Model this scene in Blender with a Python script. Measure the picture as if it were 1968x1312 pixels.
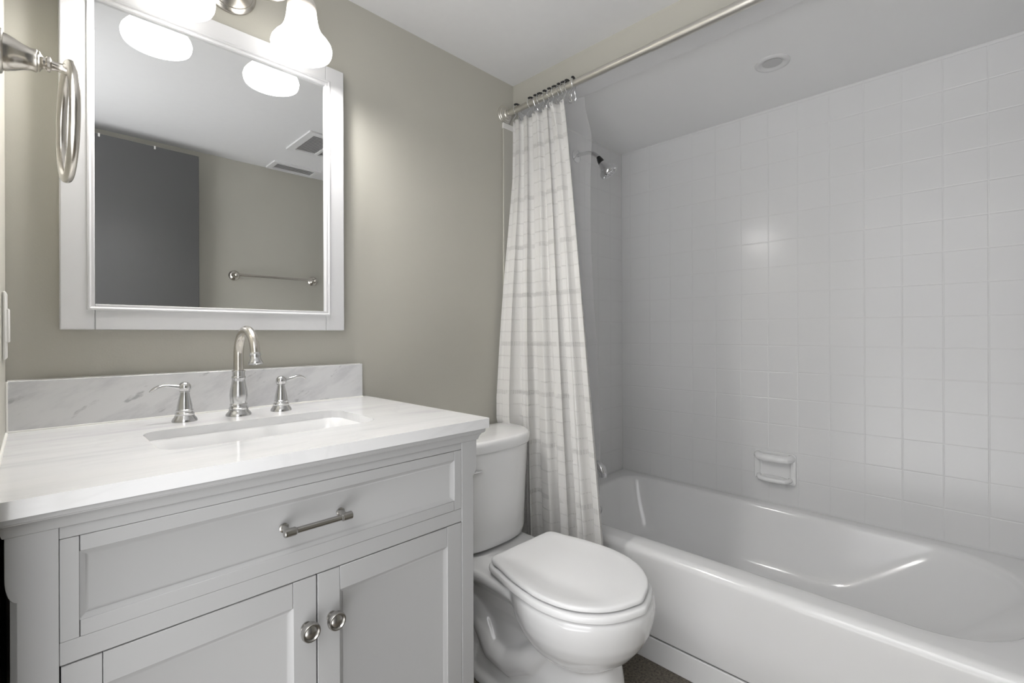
import bpy, bmesh, math, random
from mathutils import Vector, Matrix
random.seed(7)
PI = math.pi
for o in list(bpy.data.objects):
    bpy.data.objects.remove(o)
S = bpy.context.scene
COL = S.collection
H = 1.083                      # eye height above the floor

# ------------------------------------------------------------------ camera
cam = bpy.data.cameras.new('camera')
cam.sensor_fit = 'HORIZONTAL'; cam.sensor_width = 36.0
cam.lens = 913.2 / 1968 * 36.0
cam.shift_y = -(656 - 641.7) / 1968
cam.clip_start = 0.02
co = bpy.data.objects.new('camera', cam); COL.objects.link(co)
yaw = math.radians(44.71); roll = -0.0034
fwd = Vector((math.cos(yaw), math.sin(yaw), 0))
rgt = Vector((math.sin(yaw), -math.cos(yaw), 0))
up = Vector((0, 0, 1))
rm = Matrix((rgt, up, -fwd)).transposed()
co.matrix_world = Matrix.Translation((0, 0, H)) @ (rm @ Matrix.Rotation(roll, 3, 'Z')).to_4x4()
S.camera = co

# ------------------------------------------------------------------ world, colour management
W = bpy.data.worlds.new('world'); S.world = W; W.use_nodes = True
bg = W.node_tree.nodes['Background']
bg.inputs[0].default_value = (0.99, 0.99, 1.0, 1)
# added fill through the doorway: world light boosted below and above the horizon
_n = W.node_tree.nodes; _l = W.node_tree.links
_g = _n.new('ShaderNodeTexCoord'); _s = _n.new('ShaderNodeSeparateXYZ'); _l.new(_g.outputs['Generated'], _s.inputs[0])
_r = _n.new('ShaderNodeValToRGB'); _m = _n.new('ShaderNodeMath'); _m.operation = 'MULTIPLY_ADD'; _m.inputs[1].default_value = .5; _m.inputs[2].default_value = .5
_l.new(_s.outputs[2], _m.inputs[0]); _l.new(_m.outputs[0], _r.inputs[0])
_e = _r.color_ramp.elements
FILL_BANDS = [(0, 1.3), (.12, 1.4), (.25, 2.8), (.36, 3.3), (.48, 1.15), (.60, 1.15), (.85, 3.3)]
for _i, (_p, _v) in enumerate(FILL_BANDS):
    _x = _e[0] if _i == 0 else (_e[1] if _i == 1 else _e.new(_p))
    _x.position = _p; _x.color = (_v, _v, _v, 1)
_l.new(_r.outputs[0], bg.inputs[1])
S.view_settings.view_transform = 'Standard'; S.view_settings.look = 'None'
S.view_settings.gamma = 1.0; S.view_settings.use_curve_mapping = False
S.view_settings.exposure = 0.69
SHADE_EMIT = 2.1
BULB_EMIT = 185.0

# ------------------------------------------------------------------ materials
def N(nt, t, **kw):
    n = nt.nodes.new(t)
    for k, v in kw.items():
        setattr(n, k, v)
    return n
def mat(name, col, rough=0.5, metal=0.0, spec=None, coat=0.0, noise=0.0, nscale=30, bump=0.0, bscale=200, bdist=0.001):
    m = bpy.data.materials.new(name); m.use_nodes = True
    nt = m.node_tree; p = nt.nodes['Principled BSDF']
    p.inputs['Base Color'].default_value = (*col, 1)
    p.inputs['Roughness'].default_value = rough
    p.inputs['Metallic'].default_value = metal
    if spec is not None: p.inputs['Specular IOR Level'].default_value = spec
    p.inputs['Coat Weight'].default_value = coat
    p.inputs['Coat Roughness'].default_value = 0.05
    g = N(nt, 'ShaderNodeNewGeometry')
    if noise > 0:
        n = N(nt, 'ShaderNodeTexNoise'); n.inputs['Scale'].default_value = nscale; n.inputs['Detail'].default_value = 5
        nt.links.new(g.outputs['Position'], n.inputs['Vector'])
        r = N(nt, 'ShaderNodeMapRange'); r.inputs['From Min'].default_value = .25; r.inputs['From Max'].default_value = .75
        r.inputs['To Min'].default_value = 1 - noise; r.inputs['To Max'].default_value = 1 + noise
        nt.links.new(n.outputs['Fac'], r.inputs['Value'])
        mx = N(nt, 'ShaderNodeVectorMath', operation='SCALE'); mx.inputs[0].default_value = col
        nt.links.new(r.outputs[0], mx.inputs['Scale']); nt.links.new(mx.outputs[0], p.inputs['Base Color'])
    if bump > 0:
        n = N(nt, 'ShaderNodeTexNoise'); n.inputs['Scale'].default_value = bscale; n.inputs['Detail'].default_value = 3
        nt.links.new(g.outputs['Position'], n.inputs['Vector'])
        b = N(nt, 'ShaderNodeBump'); b.inputs['Strength'].default_value = bump; b.inputs['Distance'].default_value = bdist
        nt.links.new(n.outputs['Fac'], b.inputs['Height']); nt.links.new(b.outputs[0], p.inputs['Normal'])
    return m

M = {}
M['olive'] = mat('olive_grey_wall_paint', (.465, .452, .40), .5, bump=.25, bscale=260, bdist=.0008, noise=.015, nscale=6)
M['ceiling'] = mat('ceiling_paint', (.74, .74, .745), .8, bump=.2, bscale=180, noise=.01)
M['ceiling2'] = mat('alcove_ceiling_paint', (.84, .84, .84), .8, bump=.2, bscale=180)  # same ceiling paint, lightened to stand in for light over the tub
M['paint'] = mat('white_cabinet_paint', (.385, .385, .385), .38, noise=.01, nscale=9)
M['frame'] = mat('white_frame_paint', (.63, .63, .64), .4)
M['porcelain'] = mat('vitreous_china', (.79, .79, .79), .12, coat=.5)
M['seat'] = mat('seat_plastic', (.83, .83, .83), .25)
M['tub'] = mat('enamelled_tub', (.77, .77, .77), .13)
M['nickel'] = mat('brushed_nickel', (.62, .59, .54), .24, 1.0, bump=.12, bscale=500, bdist=.0003)
M['nickel_dark'] = mat('satin_nickel_dark', (.42, .41, .39), .27, 1.0)
M['satin'] = mat('satin_steel_spout', (.60, .60, .60), .2, 1.0)
M['rod'] = mat('brushed_rod', (.72, .70, .65), .3, 1.0)
M['chrome'] = mat('chrome', (.72, .72, .73), .08, 1.0)
M['black'] = mat('black_plastic', (.012, .012, .012), .3)
M['nozzle'] = mat('grey_rubber_nozzle', (.05, .05, .055), .4)
M['plastic'] = mat('white_plastic', (.74, .73, .70), .35)
M['door'] = mat('dark_grey_door_paint', (.085, .085, .085), .33, bump=.35, bscale=120, bdist=.0006)
M['vent'] = mat('white_vent_enamel', (.70, .70, .70), .45)
M['void'] = mat('dark_duct', (.34, .34, .34), .9)
M['caulk'] = mat('caulk', (.74, .73, .69), .5)
M['lens'] = mat('frosted_lamp_lens', (.52, .52, .52), .35)
M['ash'] = mat('shadow_gap', (.10, .10, .10), .8)  # dark fill standing in for shade inside the narrow gaps

def floor_mat():
    m = mat('speckled_brown_floor', (.1, .09, .075), .45)
    nt = m.node_tree; p = nt.nodes['Principled BSDF']; g = N(nt, 'ShaderNodeNewGeometry')
    n = N(nt, 'ShaderNodeTexNoise'); n.inputs['Scale'].default_value = 130; n.inputs['Detail'].default_value = 6
    n.inputs['Roughness'].default_value = .7
    nt.links.new(g.outputs['Position'], n.inputs['Vector'])
    r = N(nt, 'ShaderNodeValToRGB'); e = r.color_ramp.elements
    e[0].position = .36; e[0].color = (.03, .026, .02, 1); e[1].position = .66; e[1].color = (.22, .19, .15, 1)
    x = e.new(.46); x.color = (.115, .10, .078, 1)
    nt.links.new(n.outputs['Fac'], r.inputs[0]); nt.links.new(r.outputs[0], p.inputs['Base Color'])
    return m
M['floor'] = floor_mat()

def tile_mat(name, axis, off, zoff, pitch=.1107):
    m = mat(name, (.70, .70, .70), .19, spec=.42)
    nt = m.node_tree; p = nt.nodes['Principled BSDF']; g = N(nt, 'ShaderNodeNewGeometry')
    sp = N(nt, 'ShaderNodeSeparateXYZ'); nt.links.new(g.outputs['Position'], sp.inputs[0])
    def edge(sock, o):
        a = N(nt, 'ShaderNodeMath', operation='SUBTRACT'); nt.links.new(sock, a.inputs[0]); a.inputs[1].default_value = o
        b = N(nt, 'ShaderNodeMath', operation='PINGPONG'); nt.links.new(a.outputs[0], b.inputs[0]); b.inputs[1].default_value = pitch / 2
        return b.outputs[0]
    mn = N(nt, 'ShaderNodeMath', operation='MINIMUM')
    nt.links.new(edge(sp.outputs[axis], off), mn.inputs[0]); nt.links.new(edge(sp.outputs[2], zoff), mn.inputs[1])
    h = N(nt, 'ShaderNodeMapRange', interpolation_type='SMOOTHSTEP'); nt.links.new(mn.outputs[0], h.inputs['Value'])
    h.inputs['From Min'].default_value = .0008; h.inputs['From Max'].default_value = .0032
    c = N(nt, 'ShaderNodeMix', data_type='RGBA'); nt.links.new(h.outputs[0], c.inputs['Factor'])
    c.inputs['A'].default_value = (.69, .69, .69, 1); c.inputs['B'].default_value = (.70, .70, .70, 1)
    nt.links.new(c.outputs['Result'], p.inputs['Base Color'])
    n = N(nt, 'ShaderNodeTexNoise'); n.inputs['Scale'].default_value = 26; n.inputs['Detail'].default_value = 2
    nt.links.new(g.outputs['Position'], n.inputs['Vector'])
    ad = N(nt, 'ShaderNodeMath', operation='MULTIPLY_ADD'); nt.links.new(n.outputs['Fac'], ad.inputs[0]); ad.inputs[1].default_value = .25
    nt.links.new(h.outputs[0], ad.inputs[2])
    b = N(nt, 'ShaderNodeBump'); b.inputs['Strength'].default_value = .5; b.inputs['Distance'].default_value = .0012
    nt.links.new(ad.outputs[0], b.inputs['Height']); nt.links.new(b.outputs[0], p.inputs['Normal'])
    nt.links.new(b.outputs[0], p.inputs['Coat Normal'])
    return m
M['tile_x'] = tile_mat('white_wall_tile_long', 1, -.0153, H + .390)
M['tile_y'] = tile_mat('white_wall_tile_end', 0, 2.211, H + .390)

def marble_mat(name, base, dark, streak):
    m = mat(name, base, .13, coat=.25)
    nt = m.node_tree; p = nt.nodes['Principled BSDF']; g = N(nt, 'ShaderNodeNewGeometry')
    mp = N(nt, 'ShaderNodeMapping'); mp.inputs['Scale'].default_value = (3.2, 16, 9); mp.inputs['Rotation'].default_value = (0.3, 0.35, math.radians(-14))
    nt.links.new(g.outputs['Position'], mp.inputs[0])
    n = N(nt, 'ShaderNodeTexNoise'); n.inputs['Scale'].default_value = 1.0; n.inputs['Detail'].default_value = 7; n.inputs['Roughness'].default_value = .6
    n.inputs['Distortion'].default_value = .6
    nt.links.new(mp.outputs[0], n.inputs['Vector'])
    r = N(nt, 'ShaderNodeValToRGB'); e = r.color_ramp.elements
    e[0].position = .28; e[0].color = (*dark, 1); e[1].position = .62; e[1].color = (*base, 1)
    x = e.new(.44); x.color = tuple(.3 * a + .7 * b for a, b in zip(dark, base)) + (1,)
    nt.links.new(n.outputs['Fac'], r.inputs[0])
    # thin wandering veins
    w = N(nt, 'ShaderNodeTexNoise'); w.inputs['Scale'].default_value = 2.4; w.inputs['Detail'].default_value = 6; w.inputs['Distortion'].default_value = 1.3
    mp2 = N(nt, 'ShaderNodeMapping'); mp2.inputs['Scale'].default_value = (1.1, 3.4, 2.6); mp2.inputs['Rotation'].default_value = (0.2, 0.5, math.radians(-20)); mp2.inputs['Location'].default_value = (2.3, .7, 1.9)
    nt.links.new(g.outputs['Position'], mp2.inputs[0]); nt.links.new(mp2.outputs[0], w.inputs['Vector'])
    a = N(nt, 'ShaderNodeMath', operation='SUBTRACT'); nt.links.new(w.outputs['Fac'], a.inputs[0]); a.inputs[1].default_value = .5
    b = N(nt, 'ShaderNodeMath', operation='ABSOLUTE'); nt.links.new(a.outputs[0], b.inputs[0])
    mr = N(nt, 'ShaderNodeMapRange'); mr.inputs['From Max'].default_value = .028; mr.inputs['To Min'].default_value = streak; mr.inputs['To Max'].default_value = 1
    nt.links.new(b.outputs[0], mr.inputs['Value'])
    sc = N(nt, 'ShaderNodeVectorMath', operation='SCALE'); nt.links.new(r.outputs[0], sc.inputs[0]); nt.links.new(mr.outputs[0], sc.inputs['Scale'])
    nt.links.new(sc.outputs[0], p.inputs['Base Color'])
    return m
M['marble'] = marble_mat('white_marble_top', (.75, .75, .75), (.63, .63, .64), .96)
def splash_mat():
    m = mat('grey_white_marble_splash', (.64, .64, .65), .15, coat=.2)
    nt = m.node_tree; p = nt.nodes['Principled BSDF']; g = N(nt, 'ShaderNodeNewGeometry')
    def streak(sc, ang, loc, lo, hi):
        v = N(nt, 'ShaderNodeVectorRotate', rotation_type='Y_AXIS'); v.inputs['Angle'].default_value = math.radians(ang)
        nt.links.new(g.outputs['Position'], v.inputs['Vector'])
        mp = N(nt, 'ShaderNodeMapping'); mp.inputs['Scale'].default_value = sc; mp.inputs['Location'].default_value = loc
        nt.links.new(v.outputs[0], mp.inputs[0])
        n = N(nt, 'ShaderNodeTexNoise'); n.inputs['Scale'].default_value = 1; n.inputs['Detail'].default_value = 7; n.inputs['Roughness'].default_value = .62
        nt.links.new(mp.outputs[0], n.inputs['Vector'])
        r = N(nt, 'ShaderNodeMapRange', interpolation_type='SMOOTHSTEP'); nt.links.new(n.outputs['Fac'], r.inputs['Value'])
        r.inputs['From Min'].default_value = lo; r.inputs['From Max'].default_value = hi
        return r.outputs[0]
    a = streak((7, 10, 22), 28, (0, 0, 0), .36, .56)
    b = streak((14, 10, 42), 32, (3.1, 0, 5.2), .30, .40)
    c1 = N(nt, 'ShaderNodeMix', data_type='RGBA'); nt.links.new(a, c1.inputs['Factor'])
    c1.inputs['A'].default_value = (.555, .555, .57, 1); c1.inputs['B'].default_value = (.66, .66, .665, 1)
    c2 = N(nt, 'ShaderNodeMix', data_type='RGBA'); nt.links.new(b, c2.inputs['Factor'])
    c2.inputs['A'].default_value = (.42, .42, .435, 1); nt.links.new(c1.outputs['Result'], c2.inputs['B'])
    nt.links.new(c2.outputs['Result'], p.inputs['Base Color'])
    return m
M['marble_splash'] = splash_mat()

def mirror_mat():
    m = mat('mirror_silver', (.86, .87, .87), .0, 1.0)
    nt = m.node_tree; p = nt.nodes['Principled BSDF']; g = N(nt, 'ShaderNodeNewGeometry')
    return m
M['mirror'] = mirror_mat()

def emit_mat(name, col, st, base=(.8, .8, .8)):
    m = bpy.data.materials.new(name); m.use_nodes = True
    p = m.node_tree.nodes['Principled BSDF']; p.inputs['Base Color'].default_value = (*base, 1)
    p.inputs['Roughness'].default_value = .3
    p.inputs['Emission Color'].default_value = (*col, 1); p.inputs['Emission Strength'].default_value = st
    return m
def shade_mat():
    m = emit_mat('glowing_opal_glass', (1, .99, .975), SHADE_EMIT)
    nt = m.node_tree; p = nt.nodes['Principled BSDF']; p.inputs['Base Color'].default_value = (.66, .63, .59, 1)
    tc = N(nt, 'ShaderNodeTexCoord'); sp = N(nt, 'ShaderNodeSeparateXYZ'); nt.links.new(tc.outputs['Object'], sp.inputs[0])
    mr = N(nt, 'ShaderNodeMapRange', interpolation_type='SMOOTHSTEP')        # the collar, above the bulb, glows less
    mr.inputs['From Min'].default_value = -.048; mr.inputs['From Max'].default_value = -.016
    mr.inputs['To Min'].default_value = SHADE_EMIT; mr.inputs['To Max'].default_value = .03
    nt.links.new(sp.outputs[2], mr.inputs['Value']); nt.links.new(mr.outputs[0], p.inputs['Emission Strength'])
    mc = N(nt, 'ShaderNodeMapRange'); mc.inputs['From Min'].default_value = -.05; mc.inputs['From Max'].default_value = 0
    nt.links.new(sp.outputs[2], mc.inputs['Value'])
    c = N(nt, 'ShaderNodeMix', data_type='RGBA'); c.inputs['A'].default_value = (1, .985, .96, 1); c.inputs['B'].default_value = (1, .84, .68, 1)
    nt.links.new(mc.outputs[0], c.inputs['Factor']); nt.links.new(c.outputs['Result'], p.inputs['Emission Color'])
    return m
M['shade'] = shade_mat()
M['bulb'] = emit_mat('lit_bulb', (1, .99, .975), BULB_EMIT)

def curtain_mat():
    m = mat('woven_cotton', (.88, .87, .85), .9)
    nt = m.node_tree; p = nt.nodes['Principled BSDF']
    uv = N(nt, 'ShaderNodeUVMap'); sp = N(nt, 'ShaderNodeSeparateXYZ'); nt.links.new(uv.outputs[0], sp.inputs[0])
    def M2(op, a, b=None, c=None):
        n = N(nt, 'ShaderNodeMath', operation=op)
        for i, v in enumerate((a, b, c)):
            if v is None: continue
            if isinstance(v, (int, float)): n.inputs[i].default_value = v
            else: nt.links.new(v, n.inputs[i])
        return n.outputs[0]
    U, V = sp.outputs[0], sp.outputs[1]      # metres of cloth
    def band(pitch, off, half):
        d = M2('PINGPONG', M2('SUBTRACT', V, off), pitch / 2)
        r = N(nt, 'ShaderNodeMapRange', interpolation_type='SMOOTHSTEP'); nt.links.new(d, r.inputs['Value'])
        r.inputs['From Min'].default_value = half * .5; r.inputs['From Max'].default_value = half * 1.4
        r.inputs['To Min'].default_value = 1; r.inputs['To Max'].default_value = 0
        return r.outputs[0]
    nz = N(nt, 'ShaderNodeTexNoise'); nz.inputs['Scale'].default_value = 9; nz.inputs['Detail'].default_value = 1
    nt.links.new(uv.outputs[0], nz.inputs['Vector'])
    dots = M2('GREATER_THAN', M2('SINE', M2('MULTIPLY', U, 2 * PI / .008)), -.25)
    rows = M2('MAXIMUM', band(.0468, .0, .0019), M2('MAXIMUM', band(.1872, .0055, .0024), band(.1872, -.0055, .0024)))
    gate = M2('GREATER_THAN', nz.outputs['Fac'], .40)
    st = M2('MULTIPLY', rows, M2('MULTIPLY_ADD', M2('MULTIPLY', dots, gate), .85, .15))
    c = N(nt, 'ShaderNodeMix', data_type='RGBA'); nt.links.new(st, c.inputs['Factor'])
    c.inputs['A'].default_value = (.88, .87, .85, 1); c.inputs['B'].default_value = (.76, .75, .73, 1)
    nt.links.new(c.outputs['Result'], p.inputs['Base Color'])
    fine = N(nt, 'ShaderNodeTexNoise'); fine.inputs['Scale'].default_value = 420; nt.links.new(uv.outputs[0], fine.inputs['Vector'])
    hh = M2('MULTIPLY_ADD', fine.outputs['Fac'], .25, M2('MULTIPLY', st, 1.3))
    b = N(nt, 'ShaderNodeBump'); b.inputs['Strength'].default_value = .7; b.inputs['Distance'].default_value = .0015
    nt.links.new(hh, b.inputs['Height']); nt.links.new(b.outputs[0], p.inputs['Normal'])
    tr = N(nt, 'ShaderNodeBsdfTranslucent'); nt.links.new(c.outputs['Result'], tr.inputs[0])
    mx = N(nt, 'ShaderNodeMixShader'); mx.inputs[0].default_value = .3
    nt.links.new(p.outputs[0], mx.inputs[1]); nt.links.new(tr.outputs[0], mx.inputs[2])
    nt.links.new(mx.outputs[0], nt.nodes['Material Output'].inputs[0])
    return m
M['curtain'] = curtain_mat()
def liner_mat():
    m = bpy.data.materials.new('frosted_vinyl'); m.use_nodes = True; nt = m.node_tree
    p = nt.nodes['Principled BSDF']; p.inputs['Base Color'].default_value = (.8, .8, .8, 1); p.inputs['Roughness'].default_value = .5
    t = N(nt, 'ShaderNodeBsdfTransparent'); t.inputs[0].default_value = (.97, .97, .98, 1)
    l = N(nt, 'ShaderNodeBsdfTranslucent'); l.inputs[0].default_value = (.9, .9, .91, 1)
    a = N(nt, 'ShaderNodeMixShader'); a.inputs[0].default_value = .5
    nt.links.new(p.outputs[0], a.inputs[1]); nt.links.new(l.outputs[0], a.inputs[2])
    b = N(nt, 'ShaderNodeMixShader'); b.inputs[0].default_value = .26
    nt.links.new(t.outputs[0], b.inputs[1]); nt.links.new(a.outputs[0], b.inputs[2])
    nt.links.new(b.outputs[0], nt.nodes['Material Output'].inputs[0])
    return m
M['liner'] = liner_mat()

# ------------------------------------------------------------------ builders
def obj(name, bm, m, parent=None, smooth=True, bevel=0, seg=2, angle=35):
    me = bpy.data.meshes.new(name)
    bmesh.ops.recalc_face_normals(bm, faces=bm.faces)
    bm.to_mesh(me); bm.free()
    me.materials.append(M[m])
    o = bpy.data.objects.new(name, me); COL.objects.link(o)
    if smooth:
        for p in me.polygons: p.use_smooth = True
        me.set_sharp_from_angle(angle=math.radians(angle))
    if bevel:
        b = o.modifiers.new('bevel', 'BEVEL'); b.width = bevel; b.segments = seg; b.limit_method = 'ANGLE'; b.angle_limit = math.radians(40)
        b.harden_normals = False
    if parent: o.parent = parent
    return o
def thing(name, label, cat, loc=(0, 0, 0), group=None):
    o = bpy.data.objects.new(name, None); COL.objects.link(o)
    o.location = loc; o.empty_display_size = .05
    o['label'] = label; o['category'] = cat
    if group: o['group'] = group
    return o
def tag(o, label, cat, group=None):
    o['label'] = label; o['category'] = cat
    if group: o['group'] = group
    return o
def struct(o, label=None):
    o['kind'] = 'structure'
    if label: o['label'] = label
    return o
def settle(root):
    """children were modelled in world space: keep them there under a root that has a location"""
    loc = root.location.copy()
    for c in COL.objects:
        if c.parent == root: c.location -= loc
def box(bm, x0, x1, y0, y1, z0, z1):
    v = [bm.verts.new(p) for p in ((x0, y0, z0), (x1, y0, z0), (x1, y1, z0), (x0, y1, z0), (x0, y0, z1), (x1, y0, z1), (x1, y1, z1), (x0, y1, z1))]
    for f in ((0, 3, 2, 1), (4, 5, 6, 7), (0, 1, 5, 4), (1, 2, 6, 5), (2, 3, 7, 6), (3, 0, 4, 7)):
        bm.faces.new([v[i] for i in f])
    return bm
def B(*a):
    bm = bmesh.new()
    return box(bm, *a)
def basis(d):
    d = Vector(d).normalized()
    a = Vector((0, 0, 1)) if abs(d.z) < .9 else Vector((1, 0, 0))
    u = d.cross(a).normalized(); v = d.cross(u).normalized()
    return d, u, v
def lathe(bm, origin, axis, prof, n=40, cap0=True, cap1=True):
    """prof = [(distance along axis, radius)]"""
    d, u, v = basis(axis); o = Vector(origin); rings = []
    for t, r in prof:
        rings.append([bm.verts.new(o + d * t + (u * math.cos(2 * PI * i / n) + v * math.sin(2 * PI * i / n)) * r) for i in range(n)])
    for a, b in zip(rings, rings[1:]):
        for i in range(n):
            bm.faces.new((a[i], a[(i + 1) % n], b[(i + 1) % n], b[i]))
    if cap0: bm.faces.new(list(reversed(rings[0])))
    if cap1: bm.faces.new(rings[-1])
    return bm
def L(*a, **k): return lathe(bmesh.new(), *a, **k)
def tube(bm, pts, r, n=16, closed=False, flat=1.0):
    pts = [Vector(p) for p in pts]; k = len(pts); rings = []; pu = None
    for i, p in enumerate(pts):
        a = pts[(i - 1) % k] if (closed or i > 0) else p
        b = pts[(i + 1) % k] if (closed or i < k - 1) else p
        d = (b - a).normalized()
        if pu is None: _, u, v = basis(d)
        else:
            u = (pu - d * pu.dot(d)).normalized(); v = d.cross(u)
        pu = u
        rr = r[i] if isinstance(r, (list, tuple)) else r
        fl = flat[i] if isinstance(flat, (list, tuple)) else flat
        rings.append([bm.verts.new(p + u * math.cos(2 * PI * j / n) * rr + v * math.sin(2 * PI * j / n) * rr * fl) for j in range(n)])
    pr = list(zip(rings, rings[1:])) + ([(rings[-1], rings[0])] if closed else [])
    for a, b in pr:
        for j in range(n):
            bm.faces.new((a[j], a[(j + 1) % n], b[(j + 1) % n], b[j]))
    if not closed:
        bm.faces.new(list(reversed(rings[0]))); bm.faces.new(rings[-1])
    return bm
def T(*a, **k): return tube(bmesh.new(), *a, **k)
def ball(bm, c, r, s=(1, 1, 1), n=16):
    d = bmesh.ops.create_uvsphere(bm, u_segments=n, v_segments=max(8, n // 2), radius=r)
    for v in d['verts']:
        v.co = Vector((v.co.x * s[0], v.co.y * s[1], v.co.z * s[2])) + Vector(c)
    return bm
def rr(x0, x1, y0, y1, r, k=8, e=4):
    """rounded rectangle, CCW from the right/back; r = one radius or (x1y1, x0y1, x0y0, x1y0); e = splits per straight edge"""
    if not isinstance(r, (tuple, list)): r = (r,) * 4
    cs = [(x1 - r[0], y1 - r[0], r[0], 0), (x0 + r[1], y1 - r[1], r[1], PI / 2), (x0 + r[2], y0 + r[2], r[2], PI), (x1 - r[3], y0 + r[3], r[3], 1.5 * PI)]
    arcs = [[(cx + q * math.cos(a0 + PI / 2 * i / k), cy + q * math.sin(a0 + PI / 2 * i / k)) for i in range(k + 1)] for cx, cy, q, a0 in cs]
    out = []
    for i in range(4):
        out += arcs[i]
        p, q = arcs[i][-1], arcs[(i + 1) % 4][0]
        for j in range(1, e): out.append((p[0] + (q[0] - p[0]) * j / e, p[1] + (q[1] - p[1]) * j / e))
    return out
def loft(bm, loops, cap0=False, cap1=False):
    rings = [[bm.verts.new(p) for p in lp] for lp in loops]
    n = len(rings[0])
    for a, b in zip(rings, rings[1:]):
        for i in range(n):
            bm.faces.new((a[i], a[(i + 1) % n], b[(i + 1) % n], b[i]))
    if cap0: bm.faces.new(list(reversed(rings[0])))
    if cap1: bm.faces.new(rings[-1])
    return bm
def z3(pts, z): return [(x, y, z) for x, y in pts]
def fillplate(outer, holes, z0, z1):
    """flat slab with holes, outlines CCW lists of (x, y)"""
    bm = bmesh.new()
    for z in (z0, z1):
        es = []
        for lp in [outer] + holes:
            vs = [bm.verts.new((x, y, z)) for x, y in lp]
            es += [bm.edges.new((vs[i], vs[(i + 1) % len(vs)])) for i in range(len(vs))]
        bmesh.ops.triangle_fill(bm, use_beauty=True, edges=es)
    bm.verts.ensure_lookup_table()
    off = len(bm.verts) // 2; st = 0
    for lp in [outer] + holes:
        n = len(lp)
        for i in range(n):
            a, b = st + i, st + (i + 1) % n
            bm.faces.new((bm.verts[a], bm.verts[b], bm.verts[off + b], bm.verts[off + a]))
        st += n
    return bm

# ================================================================== THE ROOM
WY = 1.37          # wall with the mirror
LX = -.037         # wall with the towel ring
FY = -.395         # wall opposite the mirror
CZ = H + 1.018     # ceiling
AX = 1.395         # face of the header over the tub
RX = 2.211         # long tiled wall
AZ = H + .953      # ceiling over the tub
EY = -.155         # foot end of the alcove
struct(obj('floor', B(LX - .1, RX + .1, FY - .1, WY + .1, -.05, 0), 'floor', smooth=False), 'speckled brown floor')
struct(obj('ceiling', B(LX - .1, AX + .01, FY - .1, WY + .1, CZ, CZ + .05), 'ceiling', smooth=False), 'smooth white bathroom ceiling')
struct(obj('wall_back', B(LX - .1, RX + .1, WY, WY + .1, 0, CZ + .05), 'olive', smooth=False), 'olive grey wall behind the mirror')
struct(obj('wall_right', B(RX, RX + .1, EY - .1, WY, 0, CZ + .05), 'tile_x', smooth=False), 'long white tiled wall over the tub')
struct(obj('wall_front', B(LX - .1, AX + .1, FY - .1, FY, 0, CZ + .05), 'olive', smooth=False), 'olive grey wall opposite the mirror')
# left wall with the doorway the camera stands beside
bm = bmesh.new()
DY0, DY1, DZ = -.275, .71, 2.06  # opening stretched toward the mirror wall to let in more world light
box(bm, LX - .1, LX, DY1, WY, 0, CZ); box(bm, LX - .1, LX, FY, DY0, 0, CZ); box(bm, LX - .1, LX, DY0, DY1, DZ, CZ)
struct(obj('wall_left', bm, 'olive', smooth=False), 'olive grey wall carrying the towel ring')
struct(obj('wall_header', B(AX, AX + .10, EY, WY, H + .925, CZ + .05), 'olive', smooth=False), 'olive grey header over the tub opening')
bm = B(1.305, RX, EY - .1, EY, 0, CZ + .05); box(bm, AX, AX + .1, FY, EY - .1, 0, CZ + .05)
struct(obj('wall_foot', bm, 'tile_y', smooth=False), 'white wall at the foot of the tub')
# white lining under the header and the lower ceiling over the tub
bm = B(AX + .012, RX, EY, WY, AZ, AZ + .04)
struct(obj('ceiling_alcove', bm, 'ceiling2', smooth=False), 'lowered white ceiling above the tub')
bm = bmesh.new(); box(bm, AX + .003, AX + .108, EY, WY, H + .917, H + .925); box(bm, AX + .10, AX + .108, EY, WY, H + .925, AZ)
struct(obj('trim_header', bm, 'ceiling', smooth=False), 'white underside of the header')
# tiled panel on the plumbing wall, its raised border strip
struct(obj('wall_plumbing', B(1.425, RX, WY - .008, WY, 0, AZ), 'tile_y', smooth=False), 'white tiled wall with the shower head')
bm = B(1.331, 1.425, WY - .008, WY, .30, H + .846)
struct(obj('trim_tile', bm, 'olive', bevel=.003), 'painted border strip beside the curtain')
struct(obj('trim_cap', B(1.329, 1.425, WY - .011, WY, H + .826, H + .848), 'plastic', bevel=.002), 'small white cap on the border strip')

# ================================================================== DOOR
droot = thing('door_1', 'dark grey door standing open against the opposite wall', 'door', (LX + .01, -.287, 0))
del droot['category']; droot['kind'] = 'structure'
obj('door_panel', B(LX + .012, .632, -.305, -.270, .012, H + .957), 'door', droot, bevel=.002)
bm = L((.575, -.270, .95), (0, 1, 0), [(0, .032), (.006, .032), (.01, .02), (.03, .012), (.036, .02), (.046, .027), (.058, .025), (.064, .014)])
obj('door_handle', bm, 'nickel', droot)
settle(droot); droot.rotation_euler.z = math.radians(-1.2)
for k, hx in enumerate((.225, .44)):
    bm = bmesh.new()
    zt = H + .957
    box(bm, hx - .0035, hx + .0035, -.269, -.2675, zt - .014, zt + .0025); box(bm, hx - .0035, hx + .0035, -.308, -.2675, zt + .001, zt + .0025)
    box(bm, hx - .0035, hx + .0035, -.3085, -.307, zt - .012, zt + .0025)
    o = obj('over_door_clip', bm, 'plastic', None, smooth=False)
    # follow the turn of the door
    R = Matrix.Translation(droot.location) @ Matrix.Rotation(math.radians(-1.2), 4, 'Z') @ Matrix.Translation(-droot.location)
    o.matrix_world = R
    tag(o, ('small clip over top of grey door, nearer hinge side, reflected in mirror', 'small clip over top of grey door, nearer its free edge, reflected in mirror')[k], 'clip', 'clips over the grey door')

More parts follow.
